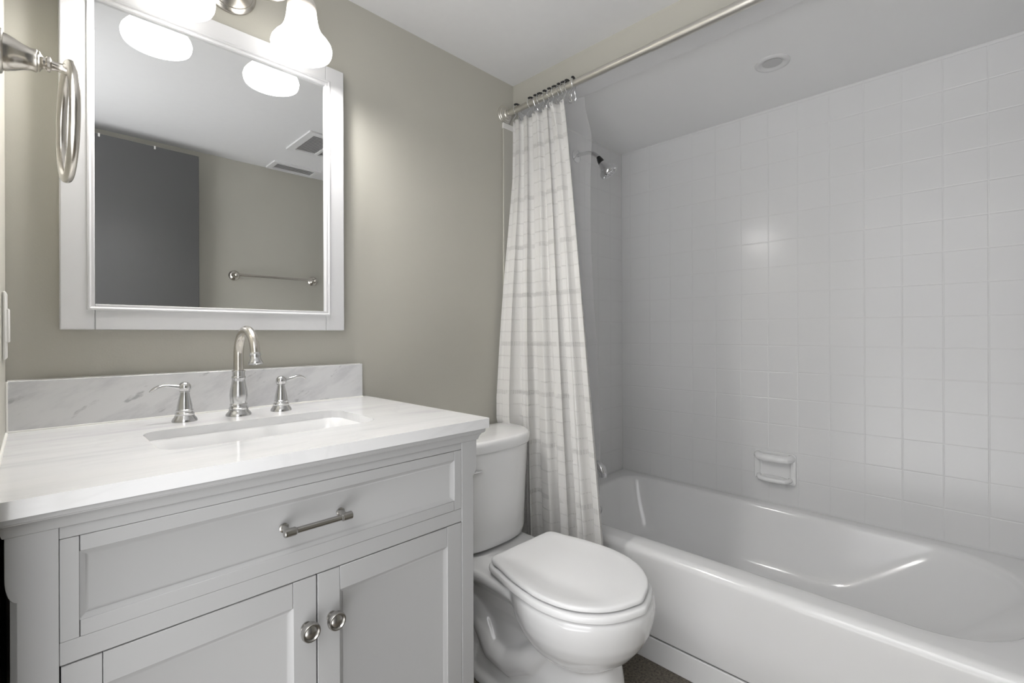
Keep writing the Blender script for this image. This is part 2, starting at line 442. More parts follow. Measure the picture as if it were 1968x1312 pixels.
# ================================================================== VANITY CABINET
zt = H - .211
CY = .806
X0, X1 = -.0233, .698
F0, F1 = .0226, .6562
van = thing('vanity_cabinet', 'white bathroom vanity cabinet with one drawer over two doors', 'cabinet', ((X0 + X1) / 2, 1.08, 0))
# pilasters (corner posts) with the shallow bracket curve on their outer edge
def pilaster(xi, xo):
    s = 1 if xo > xi else -1; ins = .0098
    bm = bmesh.new()
    prof = [(xo, zt - .02), (xo, H - .283)]
    for i in range(1, 9):
        a = PI / 2 * i / 8
        prof.append((xo - s * ins * (1 - math.cos(a)), H - .283 - .030 * math.sin(a)))
    prof += [(xo - s * ins, .20)]
    for i in range(1, 9):
        a = PI / 2 * i / 8
        prof.append((xo - s * ins + s * ins * (1 - math.cos(a)), .20 - .03 * math.sin(a)))
    prof += [(xo, .0), (xi, .0), (xi, zt - .02)]
    f = [bm.verts.new((x, CY - .002, z)) for x, z in prof]; b = [bm.verts.new((x, CY + .018, z)) for x, z in prof]
    bm.faces.new(f); bm.faces.new(list(reversed(b)))
    n = len(f)
    for i in range(n): bm.faces.new((f[i], b[i], b[(i + 1) % n], f[(i + 1) % n]))
    return bm
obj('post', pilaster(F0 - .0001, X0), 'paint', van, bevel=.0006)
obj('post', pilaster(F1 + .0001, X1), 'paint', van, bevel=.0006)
# carcass
bm = bmesh.new()
box(bm, X0 + .004, X0 + .022, CY + .018, WY - .006, .09, zt - .001); box(bm, X1 - .022, X1 - .004, CY + .018, WY - .006, .09, zt - .001)
box(bm, X0 + .022, X1 - .022, WY - .018, WY - .006, .09, zt - .12); box(bm, X0 + .022, X1 - .022, CY + .024, WY - .018, .09, .108)
obj('carcass', bm, 'paint', van, smooth=False)
# face frame : top rail, middle rail, bottom rail
DT, DB, DR = H - .2505, H - .378, H - .4065
bm = bmesh.new()
bm.free()
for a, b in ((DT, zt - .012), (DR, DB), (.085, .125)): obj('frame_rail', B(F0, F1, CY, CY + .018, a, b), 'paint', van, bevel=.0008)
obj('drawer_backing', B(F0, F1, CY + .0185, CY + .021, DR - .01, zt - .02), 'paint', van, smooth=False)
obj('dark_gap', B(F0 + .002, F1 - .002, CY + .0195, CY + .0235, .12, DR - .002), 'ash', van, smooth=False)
# cornice moulding under the stone top: profile swept round front and both sides
def cornice():
    pr = [(0, -.024), (0, -.0245), (.003, -.0235), (.0045, -.020), (.007, -.0145), (.011, -.0105), (.0165, -.0085), (.0165, -.0075), (.018, -.0065), (.018, 0), (0, 0)]
    bm = bmesh.new(); loops = []
    xo0, xo1, yb = X0, X1, WY - .004
    for (p, z) in pr:
        loops.append([(xo0 - p * .6, yb, zt + z), (xo0 - p * .6, CY - .002 - p * .55, zt + z), (xo1 + p, CY - .002 - p * .55, zt + z), (xo1 + p, yb, zt + z)])
    n = len(loops)
    vs = [[bm.verts.new(q) for q in l] for l in loops]
    for i in range(n):
        a, b = vs[i], vs[(i + 1) % n]
        for j in range(3): bm.faces.new((a[j], a[j + 1], b[j + 1], b[j]))
    bm.faces.new([v[0] for v in vs]); bm.faces.new([v[3] for v in reversed(vs)])
    return bm
obj('cornice', cornice(), 'paint', van, angle=30)
def shaker(x0, x1, z0, z1, st0, st1, rt, rb, bev, dep, gap=.0007):
    """a five-piece front: separate stiles and rails (hairline joints), sloping inner lip, flat field"""
    bm = bmesh.new(); yf, yb = CY - .0008, CY + .017
    def piece(a0, a1, b0, b1):
        box(bm, a0, a1, yf, yb, b0, b1)
    piece(x0, x0 + st0 - gap / 2, z0, z1); piece(x1 - st1 + gap / 2, x1, z0, z1)
    piece(x0 + st0 + gap / 2, x1 - st1 - gap / 2, z1 - rt, z1); piece(x0 + st0 + gap / 2, x1 - st1 - gap / 2, z0, z0 + rb)
    ix0, ix1, iz0, iz1 = x0 + st0 - gap / 2, x1 - st1 + gap / 2, z0 + rb, z1 - rt
    o = [bm.verts.new((x, yf + .001, z)) for x, z in ((ix0, iz0), (ix1, iz0), (ix1, iz1), (ix0, iz1))]
    i1 = [bm.verts.new((x, yf + dep * .75, z)) for x, z in ((ix0 + bev * .6, iz0 + bev * .6), (ix1 - bev * .6, iz0 + bev * .6), (ix1 - bev * .6, iz1 - bev * .6), (ix0 + bev * .6, iz1 - bev * .6))]
    i2 = [bm.verts.new((x, yf + dep, z)) for x, z in ((ix0 + bev, iz0 + bev), (ix1 - bev, iz0 + bev), (ix1 - bev, iz1 - bev), (ix0 + bev, iz1 - bev))]
    for a, b in ((o, i1), (i1, i2)):
        for j in range(4): bm.faces.new((a[j], a[(j + 1) % 4], b[(j + 1) % 4], b[j]))
    bm.faces.new(i2)
    # closed back so that no light passes
    box(bm, x0 + .001, x1 - .001, yb - .004, yb - .001, z0 + .001, z1 - .001)
    return bm
g = .0004
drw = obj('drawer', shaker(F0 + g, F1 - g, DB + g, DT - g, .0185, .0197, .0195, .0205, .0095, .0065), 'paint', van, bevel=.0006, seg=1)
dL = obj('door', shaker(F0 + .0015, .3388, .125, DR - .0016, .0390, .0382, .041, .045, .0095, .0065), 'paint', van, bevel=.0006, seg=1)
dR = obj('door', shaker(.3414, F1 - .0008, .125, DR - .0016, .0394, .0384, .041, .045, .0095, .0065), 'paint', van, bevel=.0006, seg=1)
# bar pull on the drawer
bm = bmesh.new(); pz = H - .3125
for px in (.2865, .382):
    lathe(bm, (px, CY + .0005, pz), (0, -1, 0), [(0, .0075), (.0025, .0075), (.0035, .0052), (.008, .0045), (.018, .0045), (.026, .0052)], n=24)
yb = CY - .0265
lathe(bm, (.2775, yb, pz), (1, 0, 0), [(0, .0055), (.0012, .0068), (.0165, .0068), (.0185, .0060), (.0195, .0052), (.0200, .0048), (.0935, .0048), (.0940, .0056), (.0955, .0060), (.0960, .0068), (.1120, .0068), (.1132, .0055)], n=28)
obj('pull_handle', bm, 'nickel_dark', drw)
def knob(px, par):
    bm = L((px, CY + .0005, H - .489), (0, -1, 0), [(0, .0092), (.003, .0092), (.004, .0066), (.008, .0062), (.011, .0085), (.0145, .0142), (.020, .0155), (.0245, .0150), (.0262, .0138), (.0262, .0122), (.0245, .0112), (.0235, .0104), (.0252, .0075), (.0262, .003), (.0263, .0005)], n=36)
    obj('knob', bm, 'nickel_dark', par)
knob(.3215, dL); knob(.3655, dR)
settle(van)

# ================================================================== COUNTERTOP, BACKSPLASH, SINK
CT = H - .1895
SX0, SX1, SY0, SY1 = .1475, .5425, .947, 1.166
outer = [(LX + .001, .7915), (.7295, .7915), (.7295, WY - .001), (LX + .001, WY - .001)]
outer = rr(LX + .001, .7295, .7915, WY - .001, (.0005, .0005, .0005, .006), k=4, e=2)
hole = rr(SX0, SX1, SY0, SY1, .040, k=10, e=2)
top = obj('countertop', fillplate(outer, [hole], CT - .0215, CT), 'marble', bevel=.0045, seg=4)
tag(top, 'white veined marble countertop with cut-out for the basin', 'countertop')
o = obj('backsplash', B(LX + .002, .7125, WY - .020, WY - .001, CT, H - .0895), 'marble_splash', top, bevel=.0015)
o['label'] = 'upright greyer marble backsplash along the wall'
bm = bmesh.new()
tube(bm, [(LX + .003, WY - .0205, CT + .0005), (.7125, WY - .0205, CT + .0005)], .0022, n=8)
tube(bm, [(LX + .001, WY - .03, CT), (LX + .001, .80, CT)], .003, n=8)
tube(bm, [(LX + .001, WY - .0215, CT), (LX + .001, WY - .0215, H - .0895)], .0028, n=8)
tube(bm, [(LX + .002, WY - .002, H - .0895), (.7125, WY - .002, H - .0895)], .0015, n=8)
obj('caulk_line', bm, 'caulk', top)
bm = bmesh.new()
def sinkloop(i, z, r): return z3(rr(SX0 - .004 + i, SX1 + .004 - i, SY0 - .004 + i, SY1 + .004 - i, max(.012, r), k=10, e=4), z)
zb = CT - .0218
loft(bm, [sinkloop(-.018, zb - .010, .05), sinkloop(-.018, zb, .05), sinkloop(0, zb, .044), sinkloop(.004, zb - .004, .044), sinkloop(.010, zb - .03, .046), sinkloop(.018, zb - .085, .05),
          sinkloop(.026, zb - .112, .055), sinkloop(.042, zb - .126, .055), sinkloop(.075, zb - .131, .03), sinkloop(.098, zb - .133, .012)], cap1=True)
sk = obj('sink', bm, 'porcelain')
so = sk.modifiers.new('thick', 'SOLIDIFY'); so.thickness = .006; so.offset = 1
tag(sk, 'white rectangular undermount basin below the marble countertop', 'sink')
obj('drain', L(((SX0 + SX1) / 2, (SY0 + SY1) / 2, zb - .133), (0, 0, 1), [(0, .022), (.002, .022), (.003, .019), (.0015, .016), (.004, .014), (.005, .004)]), 'satin', sk)

# ================================================================== FAUCET
fx, fyy = .3435, 1.25
fau = thing('faucet', 'satin nickel gooseneck faucet with two lever handles behind the basin', 'faucet', (fx, fyy, CT))
body = [(0, .0268), (.003, .0268), (.006, .0255), (.010, .0215), (.0135, .0200), (.0145, .0208), (.018, .0208), (.0195, .0190), (.0235, .0178), (.0245, .0186), (.0275, .0184), (.029, .0170), (.036, .0182), (.048, .0190), (.060, .0180), (.074, .0152), (.085, .0136), (.087, .0146), (.0895, .0150), (.092, .0142), (.093, .0132), (.103, .0134), (.104, .0143), (.1055, .0141), (.1065, .0112), (.108, .0102)]
obj('spout_base', L((fx, fyy, CT), (0, 0, 1), body, n=48), 'satin', fau)
pts = [(fx, fyy, CT + .100), (fx, fyy, CT + .120), (fx, fyy, CT + .137)]
R_ = .060
for i in range(0, 29):
    a = math.radians(174 * i / 28)
    pts.append((fx, fyy - R_ + R_ * math.cos(a), CT + .1405 + R_ * math.sin(a)))
sp = obj('spout', T(pts, [.0108 - .0012 * i / (len(pts) - 1) for i in range(len(pts))], n=28), 'nickel', fau)
e = Vector(pts[-1]); d = (e - Vector(pts[-2])).normalized()
obj('aerator', L(e - d * .004, d, [(0, .0100), (.003, .0112), (.004, .0118), (.006, .0112), (.009, .0100), (.013, .0108), (.018, .0130), (.022, .0148), (.024, .0150), (.0255, .0142), (.0255, .010), (.022, .009)], n=36), 'satin', sp)
hb = [(0, .0240), (.003, .0240), (.006, .0228), (.011, .0192), (.014, .0178), (.015, .0184), (.018, .0182), (.0195, .0165), (.022, .0158), (.023, .0163), (.0255, .0160), (.027, .0145), (.034, .0142), (.045, .0122), (.055, .0098), (.061, .0088), (.064, .0086), (.065, .0098), (.0665, .0098), (.067, .0085)]
for hx, s in ((.2365, -1), (.4390, 1)):
    hd = obj('handle', L((hx, fyy, CT), (0, 0, 1), hb, n=40), 'satin', fau)
    bm = bmesh.new(); zz = CT + .0745
    ball(bm, (hx, fyy, zz), .0122, n=28)
    if s < 0:
        P = [(-.006, .000), (-.014, .0015), (-.020, .003), (-.030, .0052), (-.040, .0055), (-.048, .0038), (-.055, .0002), (-.060, -.0035), (-.063, -.0055)]
    else:
        P = [(.006, 0), (.014, .0012), (.020, .003), (.028, .0055), (.037, .0085), (.046, .0088), (.053, .0062), (.058, .0022), (.060, 0)]
    tube(bm, [(hx + p, fyy, zz + q) for p, q in P], [.0066, .0054, .0046, .0044, .0050, .0062, .0064, .0046, .0012], n=18, flat=[1, 1, .95, .85, .7, .55, .5, .5, .5])
    obj('lever', bm, 'satin', hd)
settle(fau)

# ================================================================== FRAMED MIRROR
mx0, mx1, mz0, mz1 = .040, .650, H + .0125, H + .7735
MF = 1.340
fw = .0545
mir = thing('wall_mirror', 'large white framed rectangular mirror above the backsplash', 'mirror', ((mx0 + mx1) / 2, WY, mz0))
def sw(z0, z1, x0, x1): return B(x0, x1, MF, WY - .0005, z0, z1)
for a, b in ((mx0, mx0 + fw), (mx1 - fw, mx1)):
    obj('frame_stile', sw(mz0, mz1, a, b), 'frame', mir, bevel=.0022)
for a, b in ((mz0, mz0 + fw), (mz1 - fw, mz1)):
    obj('frame_rail', sw(a, b, mx0 + fw + .0004, mx1 - fw - .0004), 'frame', mir, bevel=.0012)
# inner bead: stepped moulding swept round the opening
bm = bmesh.new()
ib = fw - .013
pr = [(0, -.0010), (.0012, -.0022), (.004, -.0026), (.0065, -.001), (.0075, .001), (.0085, .0015), (.0095, .0045), (.0115, .0055), (.013, .010), (.013, .024), (0, .024)]
loops = []
for p, y in pr:
    q = ib + p
    loops.append([(mx0 + q, MF + y, mz0 + q), (mx1 - q, MF + y, mz0 + q), (mx1 - q, MF + y, mz1 - q), (mx0 + q, MF + y, mz1 - q)])
vs = [[bm.verts.new(p) for p in l] for l in loops]
for i in range(len(vs)):
    a, b = vs[i], vs[(i + 1) % len(vs)]
    for j in range(4): bm.faces.new((a[j], a[(j + 1) % 4], b[(j + 1) % 4], b[j]))
obj('inner_bead', bm, 'frame', mir, angle=28)
obj('mirror_glass', B(mx0 + fw - .002, mx1 - fw + .002, MF + .010, MF + .014, mz0 + fw - .002, mz1 - fw + .002), 'mirror', mir, smooth=False)
settle(mir)

# ================================================================== VANITY LIGHT
lx, ly, lz = .3555, 1.24, H + .888
vl = thing('vanity_light', 'brushed nickel two-lamp wall light with glowing bell shades above mirror', 'light', (lx, WY, lz))
obj('canopy', L((lx, WY - .0005, lz), (0, -1, 0), [(0, .0640), (.004, .0650), (.007, .0630), (.010, .0580), (.012, .0550), (.0135, .0555), (.016, .0545), (.020, .0480), (.025, .0380), (.030, .0295), (.033, .0250), (.034, .0180), (.038, .0120), (.043, .0100), (.048, .0110), (.054, .0085), (.057, .003)], n=56), 'nickel', vl)
for s in (-1, 1):
    sx = lx + s * .134
    P = [(lx + s * .016, WY - .030, lz - .010), (lx + s * .035, WY - .055, lz - .022), (lx + s * .06, WY - .080, lz - .034), (lx + s * .085, WY - .098, lz - .036), (lx + s * .108, ly + .020, lz - .026), (sx - s * .012, ly + .008, lz - .010), (sx, ly, lz - .002)]
    arm = obj('arm', T(P, .0058, n=16), 'nickel', vl)
    obj('fitter_cap', L((sx, ly, H + .895), (0, 0, -1), [(0, .003), (.003, .008), (.012, .010), (.016, .018), (.022, .024), (.027, .0275), (.033, .0280), (.033, .020)], n=40), 'nickel', arm)
    pr = [(.003, .0265), (-.001, .0300), (-.009, .0335), (-.022, .0350), (-.038, .0362), (-.053, .0382), (-.068, .0418), (-.081, .0474), (-.092, .0550), (-.102, .0640), (-.112, .0708), (-.121, .0732), (-.130, .0718), (-.136, .0690)]
    bm = bmesh.new()
    inner = [(z, r - .0028) for z, r in reversed(pr)]
    lathe(bm, (0, 0, 0), (0, 0, 1), pr + inner, n=64, cap0=False, cap1=False)
    sh = obj('shade', bm, 'shade', vl)
    sh.location = (sx, ly, H + .859)
    bm = L((sx, ly, H + .858), (0, 0, -1), [(0, .013), (.05, .0135), (.060, .017), (.082, .026), (.104, .030), (.114, .029), (.126, .022), (.134, .010), (.136, .002)], n=28)
    obj('bulb', bm, 'bulb', vl)
settle(vl)

# ================================================================== TOWEL RING
tr = thing('towel_ring', 'brushed nickel towel ring hanging from post on left wall', 'towel ring', (LX, .80, H + .327))
obj('mounting_post', L((LX, .80, H + .327), (1, 0, 0), [(0, .0270), (.004, .0275), (.008, .0265), (.010, .0245), (.012, .0250), (.0135, .0240), (.0145, .0205), (.018, .0200), (.024, .0175), (.030, .0145), (.037, .0125), (.0415, .0130), (.0425, .0115), (.044, .0118), (.0455, .0090), (.047, .0070), (.049, .0068), (.0505, .0088), (.053, .0088), (.0545, .0060), (.058, .0052), (.064, .0055), (.068, .0068), (.073, .0060), (.075, .002)], n=44), 'nickel', tr)
c = Vector((.0315, .80, H + .262)); th = math.radians(-3)
P = []
for i in range(64):
    a = 2 * PI * i / 64
    P.append(c + Vector((math.sin(th) * math.cos(a) * .0675, math.cos(th) * math.cos(a) * .0675, math.sin(a) * .0675)))
obj('ring', T(P, .0052, n=16, closed=True), 'nickel', tr)
settle(tr)

# ================================================================== LIGHT SWITCH
sw_ = thing('light_switch', 'white rocker switch plate on left wall above countertop', 'switch', (LX, 1.245, H + .018))
obj('plate', B(LX, LX + .0055, 1.21, 1.28, H - .042, H + .078), 'plastic', sw_, bevel=.003, seg=3)
obj('rocker', B(LX + .0045, LX + .009, 1.228, 1.262, H - .012, H + .048), 'plastic', sw_, bevel=.0015)
settle(sw_)

# ================================================================== CURTAIN ROD, RINGS, CURTAIN, LINER
rx, rz = 1.345, H + .8825
rod = thing('curtain_rod', 'brushed nickel telescoping shower curtain rod spanning the tub opening', 'curtain rod', (rx, WY, rz))
for y, s in ((WY, -1), (EY, 1)):
    obj('flange', L((rx, y, rz), (0, s, 0), [(0, .0365), (.004, .0375), (.0055, .0365), (.006, .0330), (.009, .0325), (.011, .0305), (.0115, .0270), (.015, .0262), (.0165, .0245), (.017, .0212), (.021, .0205), (.023, .0190), (.0235, .0165), (.030, .0160), (.031, .0130)], n=44), 'rod', rod)
obj('inner_tube', T([(rx, WY - .01, rz), (rx, .74, rz), (rx, .69, rz)], .0122, n=32), 'rod', rod)
obj('outer_tube', L((rx, .722, rz), (0, -1, 0), [(0, .0124), (.001, .0142), (.006, .0146), (.010, .0142), (.014, .0142), (.722 - EY - .012, .0142)], n=32), 'rod', rod)
settle(rod)

RY = [1.297, 1.222, 1.198, 1.175, 1.151, 1.127, 1.103, 1.083, 1.0615, 1.047, 1.0215]
def ring_master():
    t = thing('curtain_ring', '', 'curtain ring', (rx, 0, rz), 'shower curtain rings on the rod')
    bm = bmesh.new(); P = []
    for i in range(17):                      # wire from the front hook over the rod to the back hook
        a = math.radians(-58 + 296 * i / 16)
        P.append((.0195 * math.cos(a), 0, .0195 * math.sin(a) - .001))
    lead = [(-.012, 0, -.050), (-.0145, .0, -.0545), (-.0195, 0, -.054), (-.0215, 0, -.048), (-.017, 0, -.038), (-.0085, 0, -.028), (-.008, 0, -.022)]
    front = [(-x, y, z) for x, y, z in lead]
    P = [(x, y, z) for x, y, z in front] + P[1:-1] + [(x, y, z) for x, y, z in reversed(lead)]
    tube(bm, P, .0014, n=8)
    w = obj('wire', bm, 'chrome', t)
    for i in range(5):
        a = math.radians(50 + 20 * i)
        obj('roller_bead', ball(bmesh.new(), (.0200 * math.cos(a), 0, .0200 * math.sin(a)), .0042, n=10), 'black', t)
    return t
rm_ = ring_master()
def copy_tree(o, parent=None):
    c = o.copy(); COL.objects.link(c)
    if parent: c.parent = parent
    for ch in [q for q in COL.objects if q.parent == o]: copy_tree(ch, c)
    return c
for i, y in enumerate(RY):
    t = rm_ if i == 0 else copy_tree(rm_)
    t.location = (rx, y, rz); t.rotation_euler = (0, 0, random.uniform(-.42, .42) if i < 10 else .25)
    if i == 0: t['label'] = 'chrome curtain ring standing alone next to the rod flange at the wall'
    elif i == len(RY) - 1: t['label'] = 'outermost chrome curtain ring, its bare hook hanging past the curtain edge'
    else: t['label'] = 'chrome roller curtain ring bunched with others mid-row over the gathered curtain'

def lerp(a, b, t): return a + (b - a) * t
def sstep(a, b, x):
    x = min(1, max(0, (x - a) / (b - a))); return x * x * (3 - 2 * x)
# cloth: plan path interpolated between rod and hem, with folds that open downward
NS, NT = 300, 90
ztop, zhem = H + .842, .11
# fold edges (fraction along the width) : irregular
FK = [0.0, .085, .15, .235, .31, .42, .53, .60, .70, .78, .86, .94, 1.0]
def fold(s):
    for i in range(len(FK) - 1):
        if s <= FK[i + 1] or i == len(FK) - 2:
            f = (s - FK[i]) / (FK[i + 1] - FK[i])
            return i + f
bm = bmesh.new(); uvl = bm.loops.layers.uv.new('UVMap'); grid = []
for j in range(NT + 1):
    t = j / NT
    row = []
    for i in range(NS + 1):
        s = i / NS
        z = lerp(ztop, zhem, t)
        wgt = t ** .9
        y0 = lerp(1.322, 1.352, sstep(0, .5, t)); y1 = lerp(1.063, .878, t ** .92)
        y = lerp(y0, y1, s)
        ph = fold(s)
        amp = lerp(.0105, .024, sstep(0, .8, t)) * lerp(.55, 1, sstep(0, .18, s))
        amp *= (.75 + .45 * math.sin(3.1 * ph + 1.0)) if t > .0 else 1
        prim = math.sin(PI * ph)                       # alternate forward / back
        prim = math.copysign(abs(prim) ** .6, prim)
        x = rx + amp * prim + .0035 * math.sin(2.3 * PI * ph + 4 * t) * wgt
        # sideways overlap of the pleats
        y += .010 * lerp(.8, 1.5, t) * math.sin(2 * PI * ph + .6) * (.5 + .5 * math.sin(1.7 * ph)) * sstep(0, .05, s) * (1 - .5 * sstep(.95, 1, s))
        # the near-wall edge leans out over the tank
        lean = .068 * min(1, max(0, (t - .13) / .47)) * (1 - sstep(0, .34, s))
        x -= lean
        bulge = sstep(.648, .685, t)                     # and is pushed back by the tank below its lid
        x += .056 * bulge * (1 - sstep(.0, .34, s))
        y = min(y, WY - .013)
        # scallops between the hooks along the heading
        z -= .007 * abs(math.sin(PI * s * 10)) * (1 - sstep(0, .05, t))
        # a slanting crease near the free end of the heading
        cr = math.exp(-((s - (.80 + 1.1 * t)) / .035) ** 2) * (1 - sstep(.02, .16, t))
        x -= .010 * cr
        row.append(bm.verts.new((x, y, z)))
    grid.append(row)
CW = 1.15
for j in range(NT):
    for i in range(NS):
        f = bm.faces.new((grid[j][i], grid[j][i + 1], grid[j + 1][i + 1], grid[j + 1][i]))
        for l, (a, b) in zip(f.loops, ((i, j), (i + 1, j), (i + 1, j + 1), (i, j + 1))):
            l[uvl].uv = (a / NS * CW, (ztop - zhem) * (1 - b / NT))
cur = obj('shower_curtain', bm, 'curtain', angle=180)
so = cur.modifiers.new('thick', 'SOLIDIFY'); so.thickness = .0012; so.offset = 0
tag(cur, 'off-white woven shower curtain drawn aside, with rows of textured stitching', 'curtain')

bm = bmesh.new(); grid = []; NS2, NT2 = 120, 60
for j in range(NT2 + 1):
    t = j / NT2; row = []
    for i in range(NS2 + 1):
        s = i / NS2
        z = lerp(H + .838, .20, t)
        y = lerp(lerp(1.315, 1.300, t), lerp(.998, 1.150, t), s)
        if t < .06: y -= 0
        y -= .045 * sstep(0, .10, t) * s * (1 - .35 * t)
        xx = rx + .027 + lerp(0, .225, sstep(.05, .9, t))
        x = xx + lerp(.006, .012, t) * math.sin(2 * PI * 6.3 * s + .8 * math.sin(5 * t))
        row.append(bm.verts.new((x, y, z)))
    grid.append(row)
for j in range(NT2):
    for i in range(NS2): bm.faces.new((grid[j][i], grid[j][i + 1], grid[j + 1][i + 1], grid[j + 1][i]))
lin = obj('shower_liner', bm, 'liner', angle=180)
tag(lin, 'frosted translucent shower liner hanging inside tub behind the curtain', 'shower liner')

# ================================================================== BATHTUB
TX0, TX1, TY0, TY1 = 1.437, RX - .001, EY + .002, WY - .010
RZ = H - .719
def tl(x0, x1, y0, y1, r, z): return z3(rr(x0, x1, y0, y1, r, k=12, e=14), z)
o0 = .004
loops = []
# outer skirt up and over the rolled rim
loops.append(tl(TX0 + .006, TX1, TY0, TY1, .004, .0835))
loops.append(tl(TX0 + .0015, TX1, TY0, TY1, .004, .0850))
loops.append(tl(TX0 + .0, TX1, TY0, TY1, .004, .089))
loops.append(tl(TX0 + .001, TX1, TY0, TY1, .004, .20))
loops.append(tl(TX0 - .001, TX1, TY0, TY1, .004, RZ - .045))
for a in (0, 18, 36, 54, 72, 90):
    a = math.radians(a); q = .026
    loops.append(tl(TX0 - .002 + q * (1 - math.cos(a)), TX1, TY0, TY1, .005, RZ - q + q * math.sin(a)))
loops.append(tl(TX0 + .055, TX1 - .012, TY0 + .02, TY1 - .02, .02, RZ + .0005))
# inner edge
ix0, ix1, iy0, iy1 = 1.527, 2.152, -.088, 1.290
RR = (.10, .10, .22, .22)
loops.append(tl(ix0 - .012, ix1 + .010, iy0 - .012, iy1 + .012, RR, RZ))
for a in (25, 50, 75):
    a_ = math.radians(a); q = .016
    loops.append(tl(ix0 + q * (math.sin(a_)) - .012, ix1 - q * math.sin(a_) + .010, iy0 - .012 + q * math.sin(a_), iy1 + .012 - q * math.sin(a_), RR, RZ - q * (1 - math.cos(a_)) * 1.3))
def inner(f, z, r): # f = fraction towards the bottom outline
    bx0, bx1, by0, by1 = 1.595, 2.075, .205, 1.215
    k = lambda a, b: a + (b - a) * f
    return tl(k(ix0 + .004, bx0), k(ix1 - .006, bx1), k(iy0 + .004, by0), k(iy1 - .004, by1), r, z)
loops.append(inner(.03, RZ - .022, (.10, .10, .22, .22)))
loops.append(inner(.22, RZ - .070, (.10, .10, .24, .24)))
loops.append(inner(.45, RZ - .128, (.11, .11, .25, .25)))
loops.append(inner(.66, RZ - .172, (.12, .12, .25, .25)))
loops.append(inner(.80, RZ - .198, (.12, .12, .24, .24)))
loops.append(inner(.92, RZ - .217, (.12, .12, .23, .23)))
loops.append(inner(1.08, RZ - .231, (.11, .11, .21, .21)))
loops.append(inner(1.28, RZ - .240, (.09, .09, .17, .17)))
loops.append(inner(1.7, RZ - .245, (.06, .06, .08, .08)))
loops.append(inner(2.4, RZ - .247, (.02, .02, .03, .03)))
bm = bmesh.new(); loft(bm, loops, cap1=True)
tub = obj('bathtub', bm, 'tub', angle=60)
tag(tub, 'white alcove bathtub with plain skirt, beside the toilet', 'bathtub')
o = obj('skirt_base', B(TX0 + .001, TX0 + .05, TY0, TY1, 0, .0785), 'tub', tub, bevel=.002)
o = obj('skirt_gap', B(TX0 + .008, TX0 + .05, TY0, TY1, .0780, .086), 'ash', tub, smooth=False)
obj('drain', L((1.835, 1.02, RZ - .2465), (0, 0, 1), [(0, .03), (.003, .03), (.004, .022), (.001, .018)]), 'chrome', tub)
obj('overflow_plate', L((1.835, 1.262, RZ - .10), (0, -1, -.2), [(0, .027), (.005, .026), (.008, .020), (.009, .003)]), 'chrome', tub)

# ================================================================== TUB SPOUT, SHOWER HEAD, VALVE
PX = 1.81
ts = thing('tub_spout', 'chrome tub spout just past the curtain hem', 'spout', (PX, WY - .008, H - .60))
P = [(PX, WY - .008, H - .598), (PX, 1.30, H - .598), (PX, 1.265, H - .599), (PX, 1.242, H - .603), (PX, 1.226, H - .612), (PX, 1.218, H - .628), (PX, 1.217, H - .645)]
obj('spout_body', T(P, [.027, .0265, .026, .0255, .024, .020, .0165], n=28), 'chrome', ts)
obj('escutcheon', L((PX, WY - .008, H - .598), (0, -1, 0), [(0, .036), (.005, .035), (.008, .028)]), 'chrome', ts)
settle(ts)
sh = thing('shower_fixture', 'chrome flared shower head on a bent arm high on the tiled wall', 'shower head', (PX, WY - .008, H + .84))
P = [(PX, WY - .008, H + .838), (PX, 1.33, H + .840), (PX, 1.29, H + .836), (PX, 1.262, H + .824), (PX, 1.243, H + .808), (PX, 1.232, H + .796)]
obj('arm', T(P, .0085, n=20), 'chrome', sh)
obj('escutcheon', L((PX, WY - .008, H + .838), (0, -1, 0), [(0, .03), (.004, .03), (.01, .018), (.012, .010)]), 'chrome', sh)
n0 = Vector((PX, 1.236, H + .800)); ax = Vector((0, -.030, -.052)).normalized()
obj('swivel_collar', L(n0, ax, [(0, .0095), (.006, .0105), (.012, .0125), (.022, .0145), (.034, .0150), (.037, .012)], n=28), 'black', sh)
n1 = n0 + ax * .034; ax2 = Vector((.022, -.036, -.058)).normalized()
head = obj('spray_cone', L(n1, ax2, [(0, .0150), (.003, .0168), (.010, .0185), (.020, .0215), (.030, .0268), (.037, .0335), (.041, .0385), (.044, .0405), (.052, .0415), (.060, .0405), (.064, .0375), (.063, .0350)], n=48), 'chrome', sh)
fc = n1 + ax2 * .0615
obj('face_plate', L(fc, ax2, [(0, .0352), (.001, .0352), (.0015, .001)], n=40), 'nozzle', head)
bm = bmesh.new(); _, u, v = basis(ax2)
for rad, cnt, q in ((.030, 14, .0026), (.020, 9, .0030), (.009, 5, .0026)):
    for i in range(cnt):
        a = 2 * PI * i / cnt
        lathe(bm, fc + (u * math.cos(a) + v * math.sin(a)) * rad, ax2, [(0, q), (.003, q * .8), (.004, q * .3)], n=10)
tube(bm, [fc + ax2 * .002 + (u * math.cos(2 * PI * i / 40) + v * math.sin(2 * PI * i / 40)) * .0245 for i in range(40)], .0014, n=8, closed=True)
obj('nozzle_ring', bm, 'chrome', head)
settle(sh)

# ================================================================== SOAP DISH
sd = thing('soap_dish', 'white ceramic soap dish with grab bar set in the tiled wall', 'soap dish', (RX, .624, H - .562))
sy0, sy1, sz0, sz1 = .5445, .7045, H - .630, H - .500
def sl(i, x): return [(RX - x, y, z) for y, z in rr(sy0 + i, sy1 - i, sz0 + i, sz1 - i, max(.006, .014 - i * .3), k=6, e=3)]
bm = bmesh.new()
loft(bm, [sl(0, 0), sl(0, .006), sl(.002, .009), sl(.006, .0105), sl(.016, .0105), sl(.020, .008), sl(.023, .002), sl(.028, .0005)], cap1=True)
dish = obj('dish_plate', bm, 'porcelain', sd)
